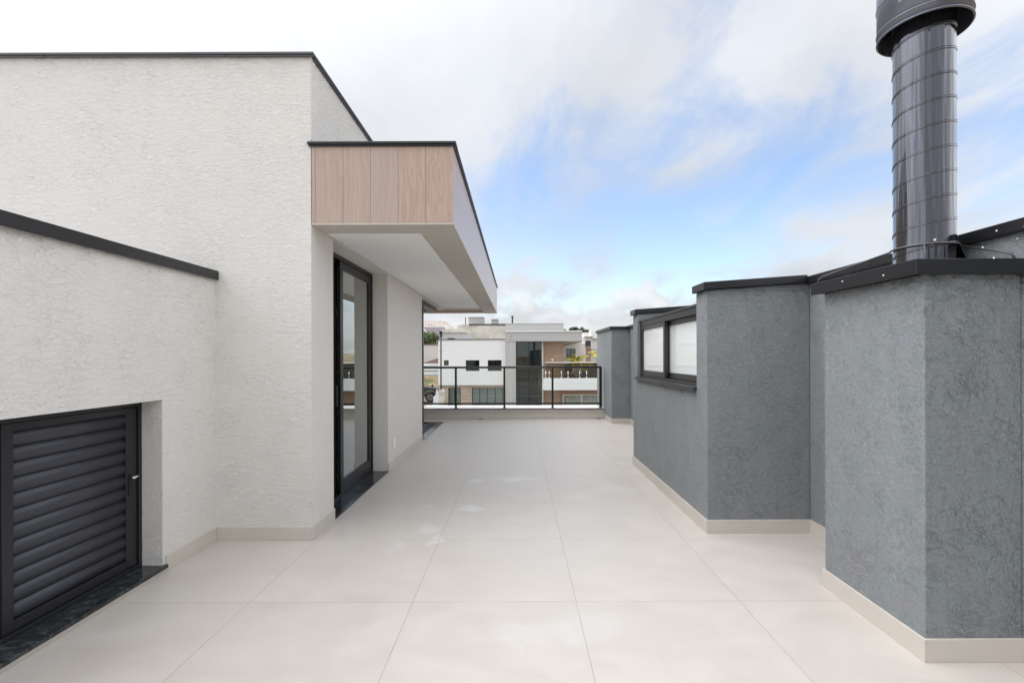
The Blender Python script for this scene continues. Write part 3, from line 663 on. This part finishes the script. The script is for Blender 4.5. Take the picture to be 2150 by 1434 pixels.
def wall_with_holes(m, x0, x1, y0, y1, Y, d, holes):
    """wall plate in measured outline, cut round rectangular openings"""
    xs = sorted({x0, x1, *[h[0] for h in holes], *[h[1] for h in holes]}); ys = sorted({y0, y1, *[h[2] for h in holes], *[h[3] for h in holes]})
    xs = [x for x in xs if x0 <= x <= x1]; ys = [y for y in ys if y0 <= y <= y1]
    for a, b in zip(xs, xs[1:]):
        run = None
        for c, e_ in zip(ys, ys[1:]):
            cxm, cym = (a+b)/2, (c+e_)/2
            hole = any(h[0] < cxm < h[1] and h[2] < cym < h[3] for h in holes)
            if not hole: run = (run[0], e_) if run else (c, e_)
            if hole or e_ == ys[-1]:
                if run: pb(m, a, b, run[0], run[1], Y, d)
                run = None
    return m
# white upper block
UPW = [(932, 942, 756, 767), (978, 1006.6, 756, 778.6), (1024, 1053, 756, 778.6)]
wall_with_holes(MB(), 920, 1061, 713, 808.5, YH, .25, UPW).build('upper_wall', 'house_white', mh)
pb(MB(), 919.5, 1061, 711.6, 713, YH-.04, .5).build('coping', 'graphite', mh)
MB().box(X(920, YH), X(920, YH)+.25, YH+.25, YH+8, Z(905, YH), Z(713, YH)).box(X(920, YH), X(1061, YH), YH+.25, YH+8, Z(718, YH)-.1, Z(716, YH)).build('side_wall', 'house_white', mh)
for h_ in UPW: window(mh, *h_, YH+.08, 1 if h_[1]-h_[0] < 15 else 2, back='room_dark', t=1.0)
# ground floor, pale planks
GW = [(941, 967, 814, 905), (990.5, 1056, 814, 850)]
wall_with_holes(MB(), 922, 1061, 808.5, 905, YH+.12, .22, GW).build('lower_wall', 'plank_pale', mh)
window(mh, 941, 967, 814, 905, YH+.2, 2, t=1.2, mat='glass_pale'); window(mh, 990.5, 1056, 814, 850, YH+.2, 4, t=1.2, mat='glass_pale', bk=.2)
m = MB()
for (a, b) in ((984, 985), (975, 976)): pb(MB(), a, b, 818.5 if a > 980 else 838, 820 if a > 980 else 839.2, YH+.06, .08).build('wall_spot', 'graphite', mh)
# grey portal frame
pb(MB(), 1061, 1071.4, 717, 905, YH-.25, .9).build('portal_pillar', 'house_grey', mh)
pb(MB(), 1073.2, 1083, 717, 905, YH-.25, .9).build('portal_pillar', 'house_grey', mh)
m = MB(); pb(m, 1071.4, 1073.2, 706.8, 905, YH-.22, .8); pb(m, 1073.2, 1222, 705.4, 707, YH-.24, .8); m.build('groove', 'house_white', mh)
pb(MB(), 1061, 1222, 696.6, 705.4, YH-.27, 1.2).build('portal_beam', 'house_grey', mh)
m = MB(); pb(m, 1061, 1071.4, 705.4, 717, YH-.27, 1.2); pb(m, 1073.2, 1222, 707, 716.6, YH-.27, 1.2); m.build('portal_beam', 'house_grey', mh)
pb(MB(), 1060.6, 1222.8, 694.6, 696.6, YH-.32, 1.6).build('coping', 'white', mh)
pb(MB(), 1063, 1183.4, 680.2, 699, YH+2.0, .6).build('roof_parapet', 'house_grey', mh)
pb(MB(), 1062.6, 1183.8, 679.2, 680.2, YH+1.96, .7).build('coping', 'house_grey2', mh)
MB().box(X(1063, YH), X(1222, YH), YH+.93, YH+8, Z(712, YH), Z(700, YH)).build('roof_slab', 'house_grey2', mh)
# tall glazing with the stair hall behind it
G0, G1 = 1083, 1138
tg = thing('tall_glazing', None, None, (0, 0, 0)); tg.parent = mh; tg.location = Vector((0, YH, 0)) - Vector((2, YH, -3.4))
m = MB()
for a in (G0, 1109.4, G1-1): pb(m, a, a+1.0, 717, 905, YH+.10, .12)
for b in (717, 766.5, 812.8, 858): pb(m, G0+1, G1-1, b, b+1.0, YH+.11, .10)
m.build('window_frame', 'frame', tg)
pb(MB(), G0+.5, G1-.5, 717.5, 904, YH+.16, .02).build('window_pane', 'glass_tall', tg)
m = MB(); pb(m, G0-1, 1136, 715, 905, YH+4.5, .1); m.build('hall_wall', 'room_dark', tg)
m = MB(); pb(m, G0, G1+10, 776, 789, YH+2.8, .5); m.build('landing', 'brown_in', tg)
m = MB(); pb(m, G0, G1+10, 792, 800, YH+3.4, .5); m.build('stair', 'room_dark', tg)
m = MB()
for k in range(7): pb(m, 1093+k*2.3, 1094.4+k*2.3, 803, 850, YH+2.2+.1*(k % 2), .05)
m.build('curtain', 'curtain', tg)
pb(MB(), 1122, 1134, 727, 780, YH+1.4, .08).build('inner_panel', 'house_grey2', tg)
MB().poly([(X(1129, YH), YH+.5, Z(848, YH)), (X(1137, YH), YH+.5, Z(848, YH)), (X(1137, YH), YH+.5, Z(796, YH)), (X(1131, YH), YH+.5, Z(796, YH))], (0, .1, 0)).build('pale_drape', 'curtain', tg)
# wood wall right of the glazing, upper and lower
pb(MB(), 1138, 1183.5, 716.6, 794, YH+.35, .4).build('plank_wall', 'plank_tan', mh)
pb(MB(), 1138, 1176, 806, 905, YH+.35, .4).build('plank_wall', 'plank_tan', mh)
m = MB(); pb(m, 1138, 1140.5, 717, 905, YH+.1, .25); m.build('corner_post', 'house_beige', mh)
MB().box(X(1158.6, YH), X(1162.4, YH), YH+.22, YH+.35, Z(758.6, YH), Z(753.6, YH)).build('wall_lamp', 'plastic', mh, bevel=.02)
wall_with_holes(MB(), 1183.5, 1222, 716.6, 794, YH+2.2, .3, [(1189, 1208.4, 732.5, 753.5)]).build('rear_wall', 'house_beige', mh)
window(mh, 1189, 1208.4, 732.5, 753.5, YH+2.25, 2, back='room_dark', t=1.2)
MB().poly([(X(1188, YH), YH+2.1, Z(725, YH)), (X(1222, YH), YH-.2, Z(716.4, YH)), (X(1222, YH), YH-.2, Z(716.0, YH)-.35+.3), (X(1188, YH), YH+2.1, Z(724, YH)+.02)], (0, .3, 0)).build('soffit_strip', 'brown_in', mh)
# balcony
m = MB(); pb(m, 1141, 1420, 794.6, 806.6, YH-1.1, .25); pb(m, 1141, 1420, 808.2, 819.4, YH-1.1, .25); m.box(X(1141, 28.9), X(1420, 28.9), YH-.85, YH+2.5, Z(819, 28.9), Z(812, 28.9)); m.build('balcony_slab', 'house_white', mh)
pb(MB(), 1141, 1420, 806.6, 808.2, YH-1.08, .2).build('balcony_groove', 'white', mh)
yb = YH-.98
for a in [1146, 1153, 1178.4, 1192.6, 1217, 1231.4, 1256, 1290, 1325, 1360]:
    mm = MB(); mm.tube([(X(a, yb), yb-.02, Z(794.4, yb)), (X(a, yb), yb-.02, Z(779.5, yb))], .022, 8); mm.tube([(X(a, yb), yb-.02, Z(794.5, yb)), (X(a, yb), yb-.02, Z(793.6, yb))], .06, 8); mm.build('standoff', 'chrome', mh)
pb(MB(), 1146, 1420, 762, 793.6, yb+.02, .02).build('balcony_glass', 'glass_bronze', mh)
pb(MB(), 1145, 1420, 760.6, 762, yb, .06).build('handrail', 'white', mh, bevel=.005)
pb(MB(), 1222, 1420, 761.5, 794, YH+2.6, .3).build('terrace_back', 'room_dark', mh)
pb(MB(), 1183.5, 1222, 786, 794.4, YH+2.0, .15).build('terrace_step', 'brown_in', mh)
# below the balcony
wall_with_holes(MB(), 1176, 1420, 819.4, 905, YH+.5, .3, [(1181, 1300, 828.6, 900)]).build('lower_wall', 'plank_tan', mh)
wn_ = window(mh, 1181, 1300, 828.6, 900, YH+.5, 3, fr='white', mat='glass_clear', back=None, t=2.6)
m = MB(); y_ = YH+.95; a = 1184.0; prev = None; k = 0
while a < 1298:
    p = (X(a, y_), y_ + (.05 if k % 2 else -.05)); 
    if prev: m.quad((prev[0], prev[1], Z(900, y_)), (p[0], p[1], Z(900, y_)), (p[0], p[1], Z(832, y_)), (prev[0], prev[1], Z(832, y_)))
    prev = p; a += random.uniform(1.2, 2.6); k += 1
m.build('curtain', 'white', mh)
pb(MB(), 1181, 1300, 828, 900, YH+2.4, .1).build('room_back', 'room_dark', mh)
# garden walls at the foot of that house
gw = thing('garden_wall', 'low white wall in front of the neighbouring house, stepped at its left end', 'wall', (-3, 29, -3.5))
MB().box(X(894, 27), X(1420, 27), 26.9, 27.15, -3.5, Z(851.5, 27)).build('wall', 'house_white', gw)
pp = thing('concrete_pillar', 'rough concrete pillar with broken edge beside the plank clad ground floor', 'pillar', (X(927, 28), 28, -3.5))
Yp = 28
MB().poly([(X(921, Yp), Yp, -3.5), (X(931, Yp), Yp, -3.5), (X(931, Yp), Yp, Z(842, Yp)), (X(932.8, Yp), Yp, Z(838, Yp)), (X(932.8, Yp), Yp, Z(830, Yp)), (X(931.6, Yp), Yp, Z(826, Yp)), (X(932.5, Yp), Yp, Z(821, Yp)), (X(929, Yp), Yp, Z(817.6, Yp)), (X(924, Yp), Yp, Z(818, Yp)), (X(921, Yp), Yp, Z(820.4, Yp))], (0, .35, 0)).build('pillar', 'raw', pp)
sw = thing('stepped_wall', 'small white wall with stepped broken end between the black pickup and the concrete pillar', 'wall', (X(916, 29), 29, -3.5))
Yp = 29
MB().poly([(X(905.5, Yp), Yp, -3.5), (X(920.6, Yp), Yp, -3.5), (X(920.6, Yp), Yp, Z(820.2, Yp)), (X(915, Yp), Yp, Z(823, Yp)), (X(914.4, Yp), Yp, Z(829, Yp)), (X(909.5, Yp), Yp, Z(832, Yp)), (X(909.2, Yp), Yp, Z(846, Yp)), (X(906, Yp), Yp, Z(848, Yp))], (0, .2, 0)).build('wall', 'house_white', sw)
# street pole
sp = thing('street_pole', 'slim black pole with a short crossbar in front of the white neighbouring house', 'pole', (X(925.8, 28.2), 28.5, -3.5))
xq = X(925.8, 28.5)
MB().tube([(xq, 28.5, -3.5), (xq, 28.5, Z(699, 28.5))], .045, 10).build('pole', 'frame', sp)
MB().box(xq-.075, xq+.075, 28.42, 28.58, Z(702, 28.5), Z(695, 28.5)).box(xq+.03, xq+.09, 28.45, 28.55, Z(707, 28.5), Z(703, 28.5)).build('pole_head', 'frame', sp, bevel=.01)
MB().box(xq-.14, xq+.2, 28.46, 28.49, Z(736.8, 28.5), Z(736.2, 28.5)).build('crossbar', 'house_grey2', sp)
# potted palm and chair on the balcony
def frond(m, base, ang, L, rise, droop, wdt=.26, n=15):
    d = Vector((math.cos(ang), math.sin(ang), 0)); sdir = Vector((-math.sin(ang), math.cos(ang), 0)); P = []
    for i in range(n+1):
        t_ = i/n; P.append(Vector(base) + d*(L*t_) + Vector((0, 0, rise*L*t_ - droop*L*t_*t_)))
    m.tube(P[::3] + [P[-1]], .008, 4)
    for i in range(2, n+1):
        ll = L*.34*math.sin(math.pi*min(1, (i+1)/(n+2)))+.05
        for s_ in (-1, 1):
            tip = P[i] + d*(ll*.7) + sdir*s_*ll*.7 + Vector((0, 0, -ll*.25)); side = d*wdt*.35
            m.quad(P[i]-side, P[i]+side, tip+side*.1, tip-side*.1)
def palm(label, x, y, z, h, n=11, group='potted palms on the neighbouring balcony'):
    t_ = thing('potted_palm', label, 'potted plant', (x, y, z), group)
    MB().lathe((x, y, z), [(.001, 0), (.11, 0), (.165, .30), (.18, .30), (.18, .36), (.15, .36), (.15, .33), (.001, .33)], 20).build('pot', 'concrete_pot', t_)
    m = MB(); 
    for k in range(5): m.tube([(x, y, z+.3), (x+random.uniform(-.1, .1), y+random.uniform(-.1, .1), z+h*.75)], [.02, .012], 6)
    m.build('stem', 'palm', t_)
    m = MB()
    for k in range(n):
        frond(m, (x+random.uniform(-.05, .05), y, z+h*random.uniform(.35, .72)), k*2.4+random.uniform(-.3, .3), h*random.uniform(.38, .60), random.uniform(.9, 2.2), random.uniform(1.1, 1.9))
    m.build('fronds', 'palm', t_, recalc=False)
palm('yellow green palm in a pale pot behind the balcony glass, beside the black chair', X(1211, 30.2), 30.2, Z(786.0, 30.2)-.15, 1.36, 26)
palm('yellow palm at the right edge of the balcony, half hidden by the grey pier', X(1264, 30.4), 30.4, Z(790, 30.4), 1.75, 12)
chr_ = thing('balcony_chair', 'black chair with splayed legs behind the balcony glass beside the potted palm', 'chair', (X(1192, 30), 30, Z(794.3, 30)))
zf = Z(794.3, 30); xc = X(1192, 30)
MB().box(xc-.24, xc+.24, 29.8, 30.24, zf+.40, zf+.47).build('seat', 'dark_fabric', chr_, bevel=.03)
MB().poly([(xc-.24, 29.76, zf+.44), (xc+.24, 29.76, zf+.44), (xc+.25, 29.70, zf+.88), (xc-.25, 29.70, zf+.88)], (0, .06, 0)).build('backrest', 'dark_fabric', chr_, bevel=.02)
for sx in (-1, 1):
    for sy in (-1, 1): MB().tube([(xc+sx*.17, 30.02+sy*.15, zf+.42), (xc+sx*.25, 30.02+sy*.22, zf)], [.02, .014], 8).build('leg', 'house_grey2' if sy > 0 else 'dark_fabric', chr_)
# roof things of the neighbouring houses
rb = thing('roof_block', 'low grey roof block with rounded corner and dark slot above the white wall', 'roof block', (X(955, 32), 32, Z(713, 32)))
Yp = 31.5
MB().poly([(X(928, Yp), Yp, Z(716, Yp)), (X(983.6, Yp), Yp, Z(716, Yp)), (X(983.6, Yp), Yp, Z(701.6, Yp)), (X(982, Yp), Yp, Z(699.8, Yp)), (X(979, Yp), Yp, Z(699, Yp)), (X(928, Yp), Yp, Z(699, Yp))], (0, 2, 0)).build('block', 'house_grey2', rb)
pb(MB(), 928, 979.5, 698.4, 699.2, Yp-.03, 2).build('coping', 'graphite', rb)
pb(MB(), 940, 955, 709.8, 712.8, Yp-.03, .06).build('slot', 'graphite', rb)
uh = thing('unfinished_house', 'raw stained concrete gable wall rising behind the white house', 'house', (X(1010, 40), 40, 0))
Yp = 40
MB().poly([(X(926, Yp), Yp, -2), (X(1120, Yp), Yp, -2), (X(1120, Yp), Yp, Z(682.6, Yp)), (X(988, Yp), Yp, Z(682.6, Yp)), (X(986, Yp), Yp, Z(681, Yp)), (X(967, Yp), Yp, Z(681.4, Yp)), (X(966.6, Yp), Yp, Z(683.4, Yp)), (X(960.4, Yp), Yp, Z(683.6, Yp)), (X(960, Yp), Yp, Z(690, Yp)), (X(926, Yp), Yp, Z(690.6, Yp))], (0, 9, 0)).build('wall', 'raw', uh)
pb(MB(), 985, 1062, 680, 682.4, Yp-.05, 9).build('coping', 'graphite', uh)
for (a, b, c, d_, lab) in ((983.5, 1015, 665.4, 680, 'larger grey box on the concrete roof beside the thin black pipe'), (1032, 1046, 670, 679.6, 'smaller pale grey box on the concrete roof')):
    t_ = thing('roof_tank_box', lab, 'roof box', (X((a+b)/2, 42), 42, Z(d_, 42)))
    pb(MB(), a, b, c+.6, d_+1.6, 42, 1.6).build('body', 'house_grey', t_); pb(MB(), a-.4, b+.4, c, c+.6, 41.95, 1.7).build('lid', 'house_grey2', t_)
t_ = thing('vent_pipe', 'thin black vent pipe left of the larger grey roof box', 'pipe', (X(977.6, 41), 41, Z(681, 41)))
MB().tube([(X(977.6, 41), 41, Z(682, 41)), (X(977.6, 41), 41, Z(668.5, 41))], .035, 8).tube([(X(977.6, 41), 41, Z(668.5, 41)), (X(977.6, 41), 41, Z(667, 41))], .055, 8).build('pipe', 'frame', t_)
t_ = thing('roof_flue', 'short dark ribbed flue with cap standing on the grey roof', 'chimney', (X(1076, 36), 36, Z(681, 36)))
m = MB().tube([(X(1076, 36), 36, Z(682, 36)), (X(1076, 36), 36, Z(667, 36))], .05, 10)
for k in range(5): m.tube([(X(1076, 36), 36, Z(677-k*2.2, 36)), (X(1076, 36), 36, Z(676-k*2.2, 36))], .062, 10)
m.build('pipe', 'frame', t_)
m = MB().tube([(X(1076, 36), 36, Z(666.6, 36)), (X(1076, 36), 36, Z(663.6, 36))], .085, 10); m.build('cap', 'frame', t_)
# hillside on the left
sf = thing('sheet_fence', 'white corrugated sheet fence at the top of the earth bank', 'fence', (X(900, 42.3), 42.3, -.4))
MB().box(-14, X(985, 42.3), 42.3, 42.36, -.6, Z(762.6, 42.3)).build('sheet', 'sheet', sf)
rw = thing('retaining_wall', 'dirty brick topped retaining wall behind the white sheet fence', 'wall', (-8, 45, 0))
Yp = 45
MB().poly([(-16, Yp, 0), (X(985, Yp), Yp, 0), (X(985, Yp), Yp, Z(746, Yp)), (X(920, Yp), Yp, Z(751.5, Yp)), (X(895, Yp), Yp, Z(759.5, Yp)), (X(880, Yp), Yp, Z(763, Yp)), (-16, Yp, Z(770, Yp))], (0, .4, 0)).build('wall', 'brick', rw)
hw = thing('hillside_wall', 'tall white panel wall below the dark tiled roof on the left hillside', 'wall', (-8, 47, .6))
pb(MB(), 780, 985, 724.4, 775, 47, .3).build('wall', 'panelwall', hw)
pb(MB(), 780, 985, 722, 724.6, 46.97, .36).build('wall_top', 'brick', hw)
th = thing('tiled_house', 'white house with dark tiled roof on the left hillside', 'house', (X(905, 54), 54, 1))
Yp = 54
MB().poly([(X(838, Yp), Yp, Z(708, Yp)), (X(925, Yp), Yp, Z(708, Yp)), (X(923.4, Yp), Yp+4, Z(684.6, Yp)+.0), (X(852, Yp), Yp+4, Z(684.6, Yp))], (0, .15, .15)).build('roof', 'rooftile', th)
MB().box(X(843, Yp), X(922, Yp), Yp+.5, Yp+8, 0, Z(707.5, Yp)).build('wall', 'house_white', th)
MB().poly([(X(886, Yp), Yp-1, Z(684, Yp)), (X(889, Yp), Yp-1, Z(686, Yp)), (X(901, Yp), Yp-1, Z(699, Yp)), (X(898, Yp), Yp-1, Z(699.5, Yp))], (0, .4, 0)).build('gable_board', 'house_white', th)
def block_house(name, label, cat, rects, Y, d=10, base=0):
    t_ = thing(name, label, cat, (X(rects[0][0], Y), Y, base))
    for (a, b, c, e_, nm, mt, dd) in rects: pb(MB(), a, b, c, e_, Y+dd, d).build(nm, mt, t_)
    return t_
t_ = block_house('apartment_building', 'pale apartment block with pinkish top storey far behind the tiled roof', 'building', [(840, 931, 673.6, 679.6, 'top_storey', 'pink', 2), (840, 938, 679.6, 720, 'wall', 'house_white', 0)], 130)
m = MB()
for (a, c) in ((893.5, 681.5), (899, 680.4), (902, 682.2), (906, 680), (911, 682)): pb(m, a, a+1.4, c, c+1.6, 129.95, .1)
m.build('windows', 'room_dark', t_)
block_house('apartment_building', 'plain pale green building stepping down to the right of the pinkish block', 'building', [(922, 939, 680, 720, 'wall', 'house_beige', 0), (925, 948, 688.6, 720, 'lower_wall', 'house_white', -2)], 100)
# right background
t_ = block_house('distant_house', 'cluster of white boxy volumes with tan door panel behind the balcony, beside the pier', 'house', [(1223, 1242, 708, 794, 'wall', 'house_white', 0), (1241, 1300, 697, 794, 'wall', 'house_white', .5), (1229, 1240.6, 728.6, 794, 'tan_panel', 'plank_tan', -.4), (1216.4, 1221.6, 728, 756, 'door', 'graphite', -3.3), (1221.6, 1230, 722, 794, 'wall', 'house_beige', -.6)], 44, 5)
m = MB(); Yp = 43.3
pb(m, 1229.4, 1240.4, 715.6, 728, Yp, .1)
for k in range(6): pb(m, 1229, 1241, 716+k*2, 716.8+k*2, Yp-.06, .06)
m.build('louver_box', 'room_dark', t_)
m = MB(); pb(m, 1226, 1240, 698.6, 709, 45.5, 3); m.build('roof_box', 'house_beige', t_)
m = MB(); pb(m, 1222, 1300, 733.8, 734.8, 43.6, .5); pb(m, 1240, 1300, 738, 738.8, 43.6, .4); pb(m, 1228, 1246, 707.2, 708, 43.7, .8); pb(m, 1240, 1300, 711.6, 712.2, 44.3, .3); m.build('ledge', 'brown_in', t_)
# trees
def tree(label, x, y, z0, zc, rx, rz, n, leafm, size, group=None, trunks=1):
    t_ = thing('leafy_tree', label, 'tree', (x, y, z0), group)
    m = MB()
    for k in range(trunks):
        bx = x + (k-(trunks-1)/2)*.5
        m.tube([(bx, y, z0-.3), (bx+.05, y, (z0+zc)/2), (bx+.1, y, zc)], [.13, .10, .05], 7)
        for j in range(5):
            a = random.uniform(0, 6.28); m.tube([(bx+.05, y, (z0+zc)/2), (bx+math.cos(a)*rx*.6, y+math.sin(a)*rx*.6, zc+random.uniform(-.3, .5)*rz)], [.05, .015], 5)
    m.build('trunk', 'bark', t_)
    m = MB(); cl = []
    for k in range(44):
        a = random.uniform(0, 6.28); u = random.uniform(-1, 1); rr = random.uniform(.45, 1)*math.sqrt(1-u*u*.8)
        cl.append((x+rx*rr*math.cos(a), y+rx*rr*math.sin(a), zc+rz*u*.85, random.uniform(.22, .42)*min(rx, rz*1.5)))
    for i in range(n):
        c_ = random.choice(cl); v = Vector((random.gauss(0, 1), random.gauss(0, 1), random.gauss(0, 1))).normalized()
        p = Vector(c_[:3]) + v*c_[3]*random.uniform(.6, 1.05)
        a = Vector((random.gauss(0, 1), random.gauss(0, 1), random.gauss(0, .6))).normalized(); b = a.cross(v).normalized(); s_ = size*random.uniform(.6, 1.3)
        m.quad(p-a*s_, p-b*s_*.5, p+a*s_, p+b*s_*.5)
    m.build('crown', leafm, t_, recalc=False)
tree('bushy light green tree in front of the dark tiled roof, above the white panel wall', X(903, 49), 49, .8, Z(710, 49), .95, .62, 1500, 'leaf', .10, trunks=3)
tree('bushy green shrub left of the tree above the white panel wall', X(884, 49.5), 49.5, .8, Z(709, 49.5), .9, .6, 900, 'leaf', .10, trunks=2)
tree('dark green round treetop behind the grey parapet of the neighbouring house', X(1211, 70), 70, 1.0, Z(699, 70), 1.75, .72, 2600, 'leaf_dark', .13)
# black pickup on the bank foot
pk = thing('pickup_truck', 'black pickup truck parked at the foot of the earth bank', 'pickup truck', (X(886, 36.5), 36.5, -2.2))
Yk = 36.0; zk = Z(844, Yk)
def kx(px): return X(px, Yk)
fx = kx(903); rx_ = fx-3.1
prof = [(kx(917.5), .38), (kx(918.5), .62), (kx(917.6), 1.02), (kx(912), 1.09), (fx-.15, 1.16), (fx-.75, 1.20), (fx-1.25, 1.66), (fx-1.5, 1.74), (fx-2.4, 1.74), (fx-2.7, 1.60), (fx-2.75, 1.14), (rx_-1.05, 1.14), (rx_-1.08, .50), (rx_-.55, .42)]
for k in range(7): a = math.pi - k*math.pi/6; prof.append((rx_ + .46*math.cos(a), .40+.44*math.sin(a)))
prof += [(rx_+.6, .34), (fx-.6, .34)]
for k in range(7): a = math.pi - k*math.pi/6; prof.append((fx + .46*math.cos(a), .40+.44*math.sin(a)))
MB().poly([(a, Yk, zk+b) for a, b in prof], (0, 1.8, 0)).build('body', 'car', pk, bevel=.03)
m = MB().poly([(fx-.85, Yk-.01, zk+1.22), (fx-1.30, Yk-.01, zk+1.62), (fx-1.55, Yk-.01, zk+1.66), (fx-1.6, Yk-.01, zk+1.22)], (0, 1.82, 0)).poly([(fx-1.68, Yk-.01, zk+1.22), (fx-1.66, Yk-.01, zk+1.66), (fx-2.35, Yk-.01, zk+1.66), (fx-2.6, Yk-.01, zk+1.22)], (0, 1.82, 0)); m.build('side_window', 'glass_dark', pk)
for xw in (fx, rx_):
    for yw in (Yk-.02, Yk+1.6):
        wv_ = MB().tube([(xw, yw, zk+.38), (xw, yw+.22, zk+.38)], .38, 24).build('wheel', 'tyre', pk)
        m = MB().tube([(xw, yw-.012, zk+.38), (xw, yw+.02, zk+.38)], .24, 20); m.build('rim', 'rim', wv_)
        m = MB().tube([(xw, yw-.02, zk+.38), (xw, yw+.0, zk+.38)], .07, 10); m.build('hub', 'car', wv_)
m = MB()
arc = [(fx+.50*math.cos(math.pi-k*math.pi/10), Yk-.02, zk+.40+.48*math.sin(math.pi-k*math.pi/10)) for k in range(11)]
m.tube(arc, .04, 6); m.build('wheel_arch', 'rim', pk)
MB().box(kx(915.5), kx(918.0), Yk-.02, Yk+.25, zk+.78, zk+.95).build('headlight', 'plastic', pk, bevel=.02)
MB().box(fx+.10, fx+.22, Yk+.02, Yk+.12, zk+1.14, zk+1.36).build('mirror', 'car', pk, bevel=.02)
MB().tube([(kx(892), Yk-.01, zk+1.12), (kx(915), Yk-.01, zk+1.02)], .015, 5).build('trim_line', 'rim', pk)

for o in list(bpy.data.objects):
    if 'wloc' in o: del o['wloc']
